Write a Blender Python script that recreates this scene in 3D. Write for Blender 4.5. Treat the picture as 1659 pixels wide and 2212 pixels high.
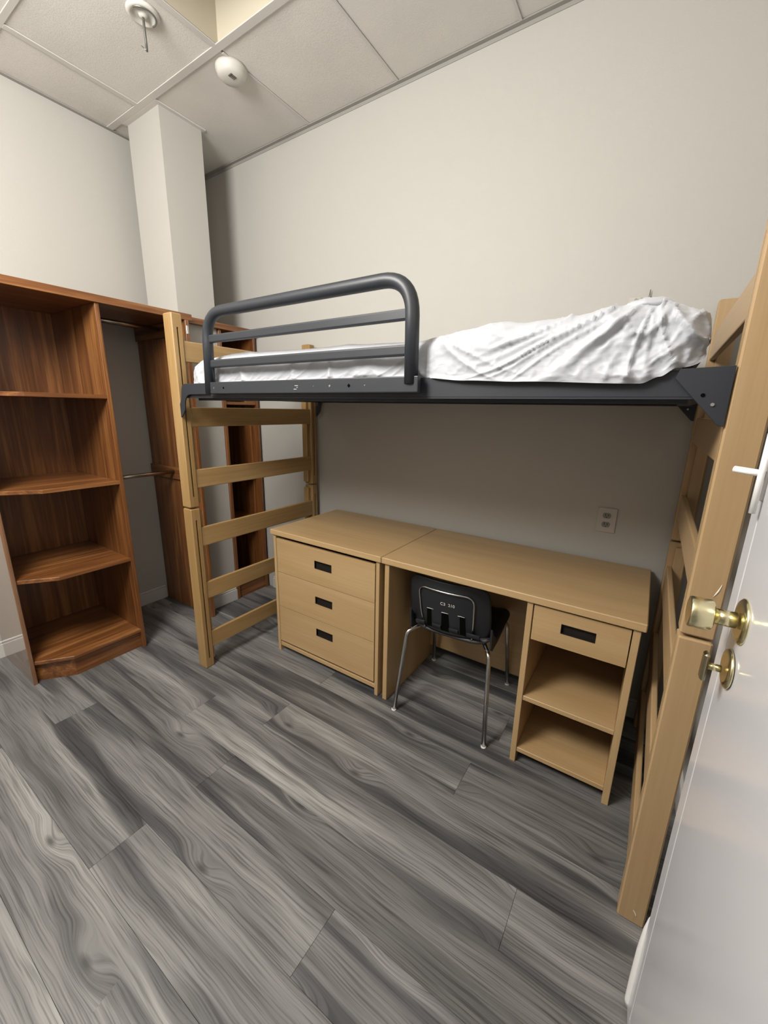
import bpy, bmesh, math, random
from mathutils import Vector, Matrix, noise
random.seed(7)
PI = math.pi
S = bpy.context.scene
C = S.collection
for o in list(bpy.data.objects): bpy.data.objects.remove(o)

# ------------------------------------------------------------------ camera, world, light
cam_d = bpy.data.cameras.new('camera')
cam = bpy.data.objects.new('camera', cam_d); C.objects.link(cam)
cam_d.sensor_fit = 'HORIZONTAL'; cam_d.sensor_width = 36
cam_d.lens = 873.147/1659*36
cam_d.clip_start = 0.02
cam.location = (2.31423, -2.0663, 1.42443)
cam.rotation_euler = (1.32189, -0.0192128, 0.586367)
S.camera = cam
w = bpy.data.worlds.new('world'); S.world = w; w.use_nodes = True
w.node_tree.nodes['Background'].inputs[0].default_value = (0.9, 0.92, 1, 1)
w.node_tree.nodes['Background'].inputs[1].default_value = 0.0
S.view_settings.view_transform = 'Standard'; S.view_settings.look = 'None'
S.view_settings.gamma = 1; S.view_settings.use_curve_mapping = False
S.view_settings.exposure = 0.32
def area(name, loc, sx, sy, power, col, rot=(0, 0, 0)):
    l = bpy.data.lights.new(name, 'AREA'); l.shape = 'RECTANGLE'; l.size = sx; l.size_y = sy
    l.energy = power; l.color = col
    o = bpy.data.objects.new(name, l); C.objects.link(o); o.location = loc; o.rotation_euler = rot
    return o
def globe(name, loc, rad, power, col):
    l = bpy.data.lights.new(name, 'POINT'); l.shadow_soft_size = rad; l.energy = power; l.color = col
    o = bpy.data.objects.new(name, l); C.objects.link(o); o.location = loc
    return o
globe('ceiling_globe_light', (.95, -2.38, 2.58), .38, 192, (1.0, 0.975, 0.935))

# ------------------------------------------------------------------ materials
def mat(name):
    m = bpy.data.materials.new(name); m.use_nodes = True
    return m, m.node_tree.nodes, m.node_tree.links, m.node_tree.nodes['Principled BSDF']
def N(ns, t, **k):
    n = ns.new(t)
    for a, v in k.items():
        if a.startswith('i_'): n.inputs[int(a[2:])].default_value = v
        else: setattr(n, a, v)
    return n
def coords(ns, ls, scale=(1, 1, 1)):
    tc = N(ns, 'ShaderNodeTexCoord'); oi = N(ns, 'ShaderNodeObjectInfo')
    mul = N(ns, 'ShaderNodeMath', operation='MULTIPLY', i_1=37.0); ls.new(oi.outputs['Random'], mul.inputs[0])
    add = N(ns, 'ShaderNodeVectorMath', operation='ADD'); ls.new(tc.outputs['Object'], add.inputs[0]); ls.new(mul.outputs[0], add.inputs[1])
    mp = N(ns, 'ShaderNodeMapping'); mp.inputs['Scale'].default_value = scale
    ls.new(add.outputs[0], mp.inputs[0])
    return mp.outputs[0], add.outputs[0], oi
def ramp(ns, ls, src, stops):
    r = N(ns, 'ShaderNodeValToRGB'); ls.new(src, r.inputs[0])
    e = r.color_ramp.elements
    while len(e) < len(stops): e.new(0.5)
    for i, (p, c) in enumerate(stops): e[i].position = p; e[i].color = (*c, 1)
    return r.outputs[0]
def plain(name, col, rough=0.5, metal=0, spec=0.5, bump=0, bscale=200, coat=0):
    m, ns, ls, b = mat(name)
    b.inputs['Base Color'].default_value = (*col, 1); b.inputs['Roughness'].default_value = rough
    b.inputs['Metallic'].default_value = metal; b.inputs['Specular IOR Level'].default_value = spec
    b.inputs['Coat Weight'].default_value = coat; b.inputs['Coat Roughness'].default_value = .15
    tc = N(ns, 'ShaderNodeTexCoord')
    nz = N(ns, 'ShaderNodeTexNoise'); nz.inputs['Scale'].default_value = bscale; nz.inputs['Detail'].default_value = 4
    ls.new(tc.outputs['Object'], nz.inputs['Vector'])
    if bump:
        bp = N(ns, 'ShaderNodeBump'); bp.inputs['Strength'].default_value = bump; bp.inputs['Distance'].default_value = .002
        ls.new(nz.outputs[0], bp.inputs['Height']); ls.new(bp.outputs[0], b.inputs['Normal'])
    mr = N(ns, 'ShaderNodeMapRange'); mr.inputs['To Min'].default_value = max(rough-.05, 0.02); mr.inputs['To Max'].default_value = rough+.06
    n2 = N(ns, 'ShaderNodeTexNoise'); n2.inputs['Scale'].default_value = 9; ls.new(tc.outputs['Object'], n2.inputs['Vector'])
    ls.new(n2.outputs[0], mr.inputs[0]); ls.new(mr.outputs[0], b.inputs['Roughness'])
    return m
def wood(name, axis, dark, mid, light, rough=.45, fine=120, band=9, coat=0.0, bump=.12, cath=0.0):
    m, ns, ls, b = mat(name)
    i = 'XYZ'.index(axis)
    def sc(al, ac): v = [ac]*3; v[i] = al; return tuple(v)
    v, raw, oi = coords(ns, ls, sc(.7, band))
    n1 = N(ns, 'ShaderNodeTexNoise'); n1.inputs['Scale'].default_value = 1; n1.inputs['Detail'].default_value = 4; n1.inputs['Distortion'].default_value = .5+cath
    ls.new(v, n1.inputs['Vector'])
    mp = N(ns, 'ShaderNodeMapping'); mp.inputs['Scale'].default_value = sc(4, fine); ls.new(raw, mp.inputs[0])
    n2 = N(ns, 'ShaderNodeTexNoise'); n2.inputs['Scale'].default_value = 1; n2.inputs['Detail'].default_value = 3; ls.new(mp.outputs[0], n2.inputs['Vector'])
    mx = N(ns, 'ShaderNodeMix'); mx.inputs['Factor'].default_value = .38
    ls.new(n1.outputs[0], mx.inputs[2]); ls.new(n2.outputs[0], mx.inputs[3])
    c = ramp(ns, ls, mx.outputs[0], [(.30, dark), (.5, mid), (.70, light)])
    ls.new(c, b.inputs['Base Color']); b.inputs['Roughness'].default_value = rough
    b.inputs['Coat Weight'].default_value = coat; b.inputs['Coat Roughness'].default_value = .18
    bp = N(ns, 'ShaderNodeBump'); bp.inputs['Strength'].default_value = bump; bp.inputs['Distance'].default_value = .001
    ls.new(n2.outputs[0], bp.inputs['Height']); ls.new(bp.outputs[0], b.inputs['Normal'])
    return m
M = {}
M['wall'] = plain('wall_paint', (.435, .420, .385), .62, bump=.18, bscale=260)
M['wall_dim'] = plain('low_bounce_wall_paint', (.16, .15, .14), .7)  # unseen front wall only, darkened to cut the light it bounces back
M['recess'] = plain('recess_paint', (.50, .45, .35), .7, bump=.1)
M['base'] = plain('baseboard_paint', (.55, .54, .51), .4)
M['grid'] = plain('ceiling_grid_enamel', (.55, .525, .49), .45)
M['angle'] = plain('wall_angle_enamel', (.30, .285, .26), .5)
M['ivory'] = plain('ivory_plastic', (.55, .53, .48), .5)
def tile_mat(name='ceiling_tile', col=(.66, .63, .585), bs=.35, pit=True):
    m, ns, ls, b = mat(name)
    v, raw, oi = coords(ns, ls, (1, 1, 1))
    n1 = N(ns, 'ShaderNodeTexNoise'); n1.inputs['Scale'].default_value = 160; n1.inputs['Detail'].default_value = 5; n1.inputs['Roughness'].default_value = .65
    ls.new(raw, n1.inputs['Vector'])
    r = ramp(ns, ls, n1.outputs[0], [(.36, (0, 0, 0)), (.5, (1, 1, 1)), (1, (1, 1, 1))])
    bp = N(ns, 'ShaderNodeBump'); bp.inputs['Strength'].default_value = bs; bp.inputs['Distance'].default_value = .003
    ls.new(r, bp.inputs['Height']); ls.new(bp.outputs[0], b.inputs['Normal'])
    n2 = N(ns, 'ShaderNodeTexNoise'); n2.inputs['Scale'].default_value = 2.5; ls.new(raw, n2.inputs['Vector'])
    c = ramp(ns, ls, n2.outputs[0], [(.3, tuple(x*.94 for x in col)), (.7, tuple(x*1.05 for x in col))])
    ls.new(c, b.inputs['Base Color']); b.inputs['Roughness'].default_value = .85; b.inputs['Specular IOR Level'].default_value = .15
    return m
M['tile'] = tile_mat()
M['tile_smooth'] = tile_mat('smooth_ceiling_tile', (.63, .605, .56), .12)

def floor_mat():
    m, ns, ls, b = mat('grey_wood_plank')
    v, raw, oi = coords(ns, ls, (1, 1, 1))
    # low frequency warp across the grain
    mpw = N(ns, 'ShaderNodeMapping'); mpw.inputs['Scale'].default_value = (2.2, 6, 1); ls.new(raw, mpw.inputs[0])
    nw = N(ns, 'ShaderNodeTexNoise'); nw.inputs['Scale'].default_value = 1; nw.inputs['Detail'].default_value = 2.5; ls.new(mpw.outputs[0], nw.inputs['Vector'])
    # knots: sparse voronoi
    mpk = N(ns, 'ShaderNodeMapping'); mpk.inputs['Scale'].default_value = (2.1, 6.0, 1); ls.new(raw, mpk.inputs[0])
    vk = N(ns, 'ShaderNodeTexVoronoi'); vk.voronoi_dimensions = '2D'; vk.inputs['Scale'].default_value = 1; ls.new(mpk.outputs[0], vk.inputs['Vector'])
    sepc = N(ns, 'ShaderNodeSeparateColor'); ls.new(vk.outputs['Color'], sepc.inputs[0])
    gate = N(ns, 'ShaderNodeMath', operation='GREATER_THAN', i_1=.72); ls.new(sepc.outputs[0], gate.inputs[0])
    kn = N(ns, 'ShaderNodeMapRange'); kn.inputs['From Min'].default_value = .0; kn.inputs['From Max'].default_value = .34; kn.inputs['To Min'].default_value = 1; kn.inputs['To Max'].default_value = 0
    kn.interpolation_type = 'SMOOTHSTEP'; ls.new(vk.outputs['Distance'], kn.inputs[0])
    kg = N(ns, 'ShaderNodeMath', operation='MULTIPLY'); ls.new(kn.outputs[0], kg.inputs[0]); ls.new(gate.outputs[0], kg.inputs[1])
    # warped across coordinate
    sep = N(ns, 'ShaderNodeSeparateXYZ'); ls.new(raw, sep.inputs[0])
    a1 = N(ns, 'ShaderNodeMath', operation='MULTIPLY_ADD', i_1=.042); ls.new(nw.outputs[0], a1.inputs[0]); ls.new(sep.outputs[1], a1.inputs[2])
    a2 = N(ns, 'ShaderNodeMath', operation='MULTIPLY_ADD', i_1=.036); ls.new(kg.outputs[0], a2.inputs[0]); ls.new(a1.outputs[0], a2.inputs[2])
    cmb = N(ns, 'ShaderNodeCombineXYZ'); ls.new(sep.outputs[0], cmb.inputs[0]); ls.new(a2.outputs[0], cmb.inputs[1])
    def grain(sx, sy, det=3, dist=0):
        mp = N(ns, 'ShaderNodeMapping'); mp.inputs['Scale'].default_value = (sx, sy, 1); ls.new(cmb.outputs[0], mp.inputs[0])
        n = N(ns, 'ShaderNodeTexNoise'); n.noise_dimensions = '2D'; n.inputs['Scale'].default_value = 1; n.inputs['Detail'].default_value = det; n.inputs['Distortion'].default_value = dist
        ls.new(mp.outputs[0], n.inputs['Vector']); return n.outputs[0]
    g1 = grain(.8, 11, 2, .1); g2 = grain(4, 230, 3); g3 = grain(2.2, 75, 4, .3); g4 = grain(.75, 10, 2)
    base = ramp(ns, ls, g1, [(.28, (.095, .093, .091)), (.44, (.142, .139, .135)), (.60, (.180, .176, .170)), (.74, (.25, .245, .236))])
    def mixc(f, a, c, mode='MIX'):
        mx = N(ns, 'ShaderNodeMix', data_type='RGBA', blend_type=mode)
        if isinstance(f, float): mx.inputs[0].default_value = f
        else: ls.new(f, mx.inputs[0])
        ls.new(a, mx.inputs[6])
        if isinstance(c, tuple): mx.inputs[7].default_value = (*c, 1)
        else: ls.new(c, mx.inputs[7])
        return mx.outputs[2]
    dk = ramp(ns, ls, g4, [(.53, (0, 0, 0)), (.60, (.62, .62, .62)), (.72, (.95, .95, .95))])
    c = mixc(dk, base, (.048, .048, .051))
    c = mixc(.5, c, ramp(ns, ls, g3, [(.34, (.58, .58, .58)), (.48, (.98, .98, .98)), (.66, (1.22, 1.22, 1.21))]), 'MULTIPLY')
    c = mixc(.75, c, ramp(ns, ls, g2, [(.34, (.50, .50, .50)), (.46, (1, 1, 1)), (.68, (1.22, 1.22, 1.22))]), 'MULTIPLY')
    core = N(ns, 'ShaderNodeMapRange'); core.inputs['From Min'].default_value = .02; core.inputs['From Max'].default_value = .085; core.inputs['To Min'].default_value = .75; core.inputs['To Max'].default_value = 0
    ls.new(vk.outputs['Distance'], core.inputs[0])
    cg = N(ns, 'ShaderNodeMath', operation='MULTIPLY'); ls.new(core.outputs[0], cg.inputs[0]); ls.new(gate.outputs[0], cg.inputs[1])
    c = mixc(cg.outputs[0], c, (.034, .033, .032))
    # per plank tone
    tone = N(ns, 'ShaderNodeMapRange'); tone.inputs['To Min'].default_value = .86; tone.inputs['To Max'].default_value = 1.14; ls.new(oi.outputs['Random'], tone.inputs[0])
    hs = N(ns, 'ShaderNodeHueSaturation'); ls.new(c, hs.inputs['Color']); ls.new(tone.outputs[0], hs.inputs['Value'])
    ls.new(hs.outputs[0], b.inputs['Base Color'])
    b.inputs['Roughness'].default_value = .42; b.inputs['Specular IOR Level'].default_value = .45
    bp = N(ns, 'ShaderNodeBump'); bp.inputs['Strength'].default_value = .25; bp.inputs['Distance'].default_value = .0006
    ls.new(g2, bp.inputs['Height']); ls.new(bp.outputs[0], b.inputs['Normal'])
    return m
M['plank'] = floor_mat()
M['subfloor'] = plain('subfloor_grey', (.09, .09, .088), .8)
# golden oak / maple of the bed ends
for ax in 'XYZ':
    M['oak'+ax] = wood('golden_oak_'+ax, ax, (.25, .142, .048), (.325, .20, .078), (.40, .262, .118), .38, 90, 7, coat=.25)
    M['maple'+ax] = wood('pale_maple_'+ax, ax, (.36, .235, .115), (.405, .27, .138), (.445, .305, .165), .42, 130, 9, coat=.1)
    M['desk'+ax] = wood('maple_laminate_'+ax, ax, (.365, .235, .108), (.415, .275, .132), (.455, .312, .160), .40, 150, 12, coat=.1)
    M['cherry'+ax] = wood('cherry_laminate_'+ax, ax, (.060, .019, .006), (.165, .060, .017), (.335, .150, .048), .36, 110, 18, coat=.3, cath=.8)
M['cherry_gloss'] = wood('glossy_cherry_end', 'Z', (.13, .06, .03), (.20, .10, .05), (.28, .15, .08), .12, 110, 16, coat=1.0)
M['cherry_gloss'].node_tree.nodes['Principled BSDF'].inputs['Coat Roughness'].default_value = .06
M['black_steel'] = plain('charcoal_powder_coat', (.024, .027, .033), .42, spec=.5, bump=.08, bscale=500)
M['dark_hole'] = plain('dark_hole', (.003, .003, .003), .9, spec=.02)
M['handle_dark'] = plain('dark_bronze_pull', (.013, .010, .008), .65, spec=.2)
M['bolt'] = plain('zinc_bolt', (.6, .6, .58), .3, metal=1)
M['chrome'] = plain('chrome_tube', (.55, .54, .52), .16, metal=1)
M['brass'] = plain('polished_brass', (.76, .69, .43), .24, metal=1)
M['brass_dark'] = plain('dull_brass', (.33, .29, .20), .3, metal=1)
M['shell'] = plain('black_plastic_shell', (.013, .014, .017), .5, bump=.15, bscale=700)
M['door'] = plain('white_door_gloss', (.56, .555, .575), .16, spec=.5)
M['white_plastic'] = plain('white_plastic', (.8, .79, .77), .35)
M['plate'] = plain('ivory_plate', (.46, .43, .39), .4)
M['print'] = plain('faded_white_print', (.6, .6, .58), .5)
M['scuff'] = plain('pale_scuff', (.82, .74, .62), .6)
M['grey_metal'] = plain('grey_metal', (.22, .22, .2), .35, metal=.8)
M['rod'] = plain('brushed_rod', (.36, .31, .26), .28, metal=1)
def sheet_mat():
    m, ns, ls, b = mat('white_sheet')
    tc = N(ns, 'ShaderNodeTexCoord')
    n = N(ns, 'ShaderNodeTexNoise'); n.inputs['Scale'].default_value = 7; n.inputs['Detail'].default_value = 5; n.inputs['Distortion'].default_value = 1.2
    mp = N(ns, 'ShaderNodeMapping'); mp.inputs['Scale'].default_value = (1, 1.2, 3); mp.inputs['Rotation'].default_value = (0, .5, 0)
    ls.new(tc.outputs['Object'], mp.inputs[0]); ls.new(mp.outputs[0], n.inputs['Vector'])
    bp = N(ns, 'ShaderNodeBump'); bp.inputs['Strength'].default_value = .3; bp.inputs['Distance'].default_value = .012
    ls.new(n.outputs[0], bp.inputs['Height']); ls.new(bp.outputs[0], b.inputs['Normal'])
    b.inputs['Base Color'].default_value = (.46, .47, .50, 1); b.inputs['Roughness'].default_value = .55
    b.inputs['Sheen Weight'].default_value = .2
    return m
M['sheet'] = sheet_mat()
M['mattress'] = plain('mattress_ticking', (.7, .7, .72), .7)
m, ns, ls, b = mat('light_panel'); b.inputs['Emission Color'].default_value = (1, .95, .88, 1); b.inputs['Emission Strength'].default_value = 6; b.inputs['Base Color'].default_value = (.8, .8, .8, 1); M['lamp'] = m

# ------------------------------------------------------------------ mesh helpers
def box(bm, x0, x1, y0, y1, z0, z1, bev=0.0, seg=1):
    if x0 > x1: x0, x1 = x1, x0
    if y0 > y1: y0, y1 = y1, y0
    if z0 > z1: z0, z1 = z1, z0
    r = bmesh.ops.create_cube(bm, size=1)
    for v in r['verts']:
        v.co = Vector(((x0+x1)/2+v.co.x*(x1-x0), (y0+y1)/2+v.co.y*(y1-y0), (z0+z1)/2+v.co.z*(z1-z0)))
    if bev:
        es = list({e for v in r['verts'] for e in v.link_edges})
        bmesh.ops.bevel(bm, geom=es, offset=bev, segments=seg, affect='EDGES', profile=.5)
def prism(bm, poly, a0, a1, axis='z'):
    def P(p, a):
        if axis == 'z': return (p[0], p[1], a)
        if axis == 'y': return (p[0], a, p[1])
        return (a, p[0], p[1])
    lo = [bm.verts.new(P(p, a0)) for p in poly]; hi = [bm.verts.new(P(p, a1)) for p in poly]
    n = len(poly)
    fs = [bm.faces.new(lo), bm.faces.new(hi)]
    for i in range(n): fs.append(bm.faces.new((lo[i], lo[(i+1) % n], hi[(i+1) % n], hi[i])))
    return fs
def tube(bm, pts, r, n=12, ry=None, cap=True, taper=None):
    pts = [Vector(p) for p in pts]; rings = []
    prev = None
    for i, p in enumerate(pts):
        t = (pts[min(i+1, len(pts)-1)]-pts[max(i-1, 0)]).normalized()
        if prev is None:
            ref = Vector((0, 0, 1)) if abs(t.z) < .9 else Vector((0, 1, 0))
            a = t.cross(ref).normalized()
        else: a = (prev-t*prev.dot(t)).normalized()
        b2 = t.cross(a); prev = a
        rr = r*(taper[i] if taper else 1)
        rings.append([bm.verts.new(p+a*math.cos(2*PI*k/n)*rr+b2*math.sin(2*PI*k/n)*(ry or r)*(taper[i] if taper else 1)) for k in range(n)])
    for i in range(len(rings)-1):
        for k in range(n):
            f = bm.faces.new((rings[i][k], rings[i][(k+1) % n], rings[i+1][(k+1) % n], rings[i+1][k])); f.smooth = True
    if cap:
        bm.faces.new(rings[0]); bm.faces.new(rings[-1])
def arc(c, r, a0, a1, n, plane='xz', other=0):
    out = []
    for i in range(n+1):
        a = a0+(a1-a0)*i/n
        u, v = c[0]+r*math.cos(a), c[1]+r*math.sin(a)
        out.append({'xz': (u, other, v), 'yz': (other, u, v), 'xy': (u, v, other)}[plane])
    return out
def fillet(pts, r, n=6):
    pts = [Vector(p) for p in pts]; out = [pts[0]]
    for i in range(1, len(pts)-1):
        a, b2, c = pts[i-1], pts[i], pts[i+1]
        d1 = (a-b2); d2 = (c-b2); rr = min(r, d1.length*.49, d2.length*.49)
        p1 = b2+d1.normalized()*rr; p2 = b2+d2.normalized()*rr
        for k in range(n+1):
            t = k/n; out.append((1-t)**2*p1+2*t*(1-t)*b2+t*t*p2)
    out.append(pts[-1]); return out
def new(): return bmesh.new()
def obj(name, bm, m, parent=None, origin=None, smooth=False):
    bmesh.ops.recalc_face_normals(bm, faces=bm.faces)
    org = Vector(origin) if origin is not None else Vector((0, 0, 0))
    pw = Vector((0, 0, 0))
    if parent is not None:
        p = parent
        while p is not None: pw += p.location; p = p.parent
        off = pw
        if origin is not None: off = org
    else:
        off = org
    for v in bm.verts: v.co -= off
    me = bpy.data.meshes.new(name); bm.to_mesh(me); bm.free()
    if smooth:
        for p in me.polygons: p.use_smooth = True
    o = bpy.data.objects.new(name, me); C.objects.link(o)
    me.materials.append(m)
    if parent is not None: o.parent = parent; o.location = off-pw
    else: o.location = off
    return o
def tag(o, label=None, cat=None, group=None, kind=None):
    if label: o['label'] = label
    if cat: o['category'] = cat
    if group: o['group'] = group
    if kind: o['kind'] = kind
    return o
def thing(name, loc, label, cat, group=None):
    o = bpy.data.objects.new(name, None); C.objects.link(o); o.location = loc; o.empty_display_size = .1
    return tag(o, label, cat, group)
def struct(name, bm, m, parent=None, label=None):
    o = obj(name, bm, m, parent)
    if parent is None: o['kind'] = 'structure'
    if label: o['label'] = label
    return o
def B(*a, bev=0.0, seg=1):
    bm = new(); box(bm, *a, bev=bev, seg=seg); return bm

# ------------------------------------------------------------------ room shell
XL, XR, YF, ZC = -.63, 2.60, -4.40, 2.98
ZT = 3.40
struct('wall_back', B(XL-.1, XR+.1, 0, .1, -.05, ZT), M['wall'], label='long off-white painted wall behind the loft bed')
struct('wall_left', B(XL-.1, XL, YF-.1, 0, -.05, ZT), M['wall'], label='off-white wall behind the brown open wardrobe')
struct('wall_front', B(XL, XR, YF-.1, YF, -.05, ZT), M['wall_dim'])
bm = new()
box(bm, XR, XR+.1, -1.98, 0, -.05, ZT); box(bm, XR, XR+.1, YF, -2.86, -.05, ZT); box(bm, XR, XR+.1, -2.86, -1.98, 2.08, ZT)
struct('wall_right', bm, M['wall'])
# hall nook behind the open doorway
bm = new(); box(bm, XR+.9, XR+1, -3.1, -1.7, -.05, 2.6); box(bm, XR+.1, XR+.9, -3.1, -3.0, -.05, 2.6); box(bm, XR+.1, XR+.9, -1.8, -1.7, -.05, 2.6); box(bm, XR+.1, XR+1, -3.1, -1.7, 2.5, 2.6)
struct('wall_hall', bm, M['wall'])
bm = new()
for y0, y1, z0, z1 in ((-1.985, -1.915, 0, 2.15), (-2.925, -2.855, 0, 2.15), (-2.925, -1.915, 2.08, 2.15)):
    box(bm, XR-.015, XR, y0, y1, z0, z1, .003)
struct('trim_1', bm, M['base'])
# free-standing column in the corner
col = struct('wall_column', B(-.49, -.165, -.565, -.315, 0, ZC+.0), M['wall'], label='square off-white column in the far left corner')
def baseb(name, pts, parent=None):
    bm = new()
    for (x0, x1, y0, y1, nx, ny) in pts:
        box(bm, x0, x1, y0, y1, 0, .082, .0015)
        box(bm, x0 if nx != 1 else x0, x1 if nx != 1 else x1-.006, y0 if ny != -1 else y0+.006, y1, .082, .098, .004)
    return struct(name, bm, M['base'], parent)
baseb('baseboard_left', [(XL, XL+.015, YF, -1.545, 1, 0), (XL, XL+.015, -1.028, -.60, 1, 0)])
baseb('baseboard_back', [(-.10, XR, -.015, 0, 0, -1)])
baseb('baseboard_right', [(XR-.015, XR, -1.9, -.015, 0, 0)])
baseb('baseboard_front', [(XL, XR, YF, YF+.015, 0, 0)])
baseb('baseboard', [(-.165, -.152, -.565, -.315, 1, 0)], col)
# ------------------------------------------------------------------ floor planks
fl = struct('floor', B(XL-.1, XR+1, YF-.1, .1, -.06, -.006), M['subfloor'], label='grey wood-look plank floor')
PW, PL = .178, 1.515
y = -.70+PW*3
rows = []
offs = {0: 1.025, 1: 1.876, 2: 1.003, 3: 2.169, 4: 1.043, 5: .225, 6: 1.03, 7: .20, -1: .42, -2: 1.35, -3: .75}
k = -4
rng = random.Random(5)
while True:
    y1 = -.70-PW*(k-1)+0.0; y0 = y1-PW      # row k spans y0..y1
    y1c = min(y1, 0.0); y0c = max(y0, YF)
    if y0 < YF-.18: break
    if y1c-y0c > .01:
        off = offs.get(k, rng.uniform(0, PL))
        x = off-PL*4
        while x < XR:
            a, b2 = max(x, XL), min(x+PL, XR)
            if b2-a > .02:
                o = obj('plank', B(a+.0003, b2-.0003, y0c+.0003, y1c-.0003, -.008, 0, bev=.0006), M['plank'], fl, origin=((a+b2)/2, (y0c+y1c)/2, 0))
            x += PL
    k += 1
# ------------------------------------------------------------------ ceiling
ceil = struct('ceiling', B(XL-.1, XR+.1, YF-.1, .1, ZT, ZT+.05), M['wall'], label='suspended ceiling of square tiles with one tile missing')
xs = [XL, -.275, .41, 1.0, 1.595, 2.19, XR]
ys = [0, -.596, -1.178, -1.77, -2.36, -2.95, -3.54, -4.13, YF]
for i in range(len(xs)-1):
    for j in range(len(ys)-1):
        x0, x1, y1, y0 = xs[i], xs[i+1], ys[j], ys[j+1]
        if i == 2 and j == 1: continue          # the missing tile
        if (i, j) in ((0, 0),): continue
        if (i, j) == (1, 0):
            bm = new(); prism(bm, [(XL+.004, -.004), (XL+.004, -.311), (-.162, -.311), (-.162, -.592), (.406, -.592), (.406, -.004)], ZC+.003, ZC+.018)
            obj('ceiling_tile', bm, M['tile_smooth'], ceil); continue
        g = .004
        if (i, j) == (2, 0): pass
        mm = M['tile_smooth'] if (i, j) in ((1, 0), (3, 0), (4, 0)) else M['tile']
        obj('ceiling_tile', B(x0+g, x1-g, y0+g, y1-g, ZC+.003, ZC+.018, bev=.002), mm, ceil, origin=((x0+x1)/2, (y0+y1)/2, ZC))
# strips around the column
obj('ceiling_tile', B(XL+.004, -.494, -.59, -.319, ZC+.003, ZC+.018), M['tile'], ceil)
def tee(x0, x1, y0, y1, wdt, lift=0):
    bm = new()
    if x1-x0 > y1-y0: box(bm, x0, x1, y0-wdt/2, y0+wdt/2, ZC-.003+lift, ZC+.002+lift, .0008); box(bm, x0, x1, y0-.002, y0+.002, ZC, ZC+.04)
    else: box(bm, x0-wdt/2, x0+wdt/2, y0, y1, ZC-.003+lift, ZC+.002+lift, .0008); box(bm, x0-.002, x0+.002, y0, y1, ZC, ZC+.04)
    obj('grid_tee', bm, M['grid'], ceil)
tee(XL+.022, XR-.022, -.6075, -.6075, .034)
for yy in ys[2:-1]: tee(XL+.022, XR-.022, yy, yy, .024, .0006)
tee(-.265, -.265, -.579, YF-0, .034) if False else None
for xx in xs[1:-1]:
    y_hi = 0 if xx > .3 else -.613
    segs = [(YF, -1.19), (-1.166, -.613)] + ([(-.579, 0)] if xx > .3 else [])
    for a, b2 in segs:
        bm = new(); wd = .03 if xx < 0 else (.026 if b2 < -.6 and xx < 1.1 else .012)
        box(bm, xx-wd/2, xx+wd/2, a, b2, ZC-.0028, ZC+.002, .0008); box(bm, xx-.002, xx+.002, a, b2, ZC, ZC+.04)
        obj('grid_tee', bm, M['grid'], ceil)
bm = new()
box(bm, XL, XR, -.022, 0, ZC-.003, ZC+.002); box(bm, XL, XR, -.003, 0, ZC-.018, ZC)
box(bm, XL, XL+.022, YF, 0, ZC-.003, ZC+.002); box(bm, XR-.022, XR, YF, 0, ZC-.003, ZC+.002); box(bm, XL, XR, YF, YF+.022, ZC-.003, ZC+.002)
obj('wall_angle', bm, M['angle'], ceil)
bm = new(); box(bm, -.165, -.143, -.565, -.30, ZC-.004, ZC+.002); box(bm, -.50, -.143, -.590, -.565, ZC-.004, ZC+.002)
obj('wall_angle', bm, M['grid'], ceil)
# boxed recess above the missing tile
bm = new()
h0, h1, v0, v1 = .422, .99, -1.166, -.61
box(bm, h0-.02, h0, v0-.02, v1+.02, ZC+.004, ZC+.40); box(bm, h1, h1+.02, v0-.02, v1+.02, ZC+.004, ZC+.40)
box(bm, h0, h1, v1, v1+.02, ZC+.004, ZC+.40); box(bm, h0, h1, v0-.02, v0, ZC+.004, ZC+.40); box(bm, h0, h1, v0, v1, ZC+.38, ZC+.40)
struct('trim_2', bm, M['recess'], label='cream boxed-in recess where a ceiling tile is missing')
# troffer (outside the photograph, source of the light)
# ------------------------------------------------------------------ ceiling fixtures
t = thing('sprinkler_head', (.297, -.872, ZC), 'white round ceiling escutcheon with a grey hooked rod hanging from it', 'sprinkler')
def disc(bm, c, r0, prof, n=40):
    rings = []
    for (rr, dz) in prof:
        rings.append([bm.verts.new((c[0]+math.cos(2*PI*k/n)*rr*r0, c[1]+math.sin(2*PI*k/n)*rr*r0, c[2]+dz)) for k in range(n)])
    for i in range(len(rings)-1):
        for k in range(n):
            f = bm.faces.new((rings[i][k], rings[i][(k+1) % n], rings[i+1][(k+1) % n], rings[i+1][k])); f.smooth = True
    bm.faces.new(rings[0]); bm.faces.new(rings[-1])
bm = new(); disc(bm, (.297, -.872, ZC), .062, [(1, .002), (1, -.004), (.9, -.010), (.72, -.012), (.62, -.004), (.3, -.004), (.25, -.012), (.12, -.016)])
obj('escutcheon', bm, M['ivory'], t)
bm = new(); tube(bm, [(.297+.047*math.cos(a), -.872+.047*math.sin(a), ZC-.0125) for a in [(-1.3+i*.1) for i in range(32)]], .0035, 6)
obj('spring_ring', bm, M['grey_metal'], t)
bm = new(); tube(bm, fillet([(.297, -.872, ZC-.008), (.297, -.872, ZC-.05), (.290, -.866, ZC-.105), (.300, -.872, ZC-.125)], .02), .005, 8)
tube(bm, [(.300, -.872, ZC-.125), (.282, -.884, ZC-.108)], .0035, 6, taper=[1, .3])
obj('hook', bm, M['grey_metal'], t)
t = thing('smoke_detector', (.365, -.50, ZC), 'white oval smoke detector beside the cross of the ceiling grid', 'detector')
bm = new(); disc(bm, (.365, -.50, ZC), .072, [(1, .002), (1, -.012), (.93, -.02), (.9, -.03), (.7, -.042), (.35, -.046), (.1, -.047)])
obj('housing', bm, M['ivory'], t)
bm = new()
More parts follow.
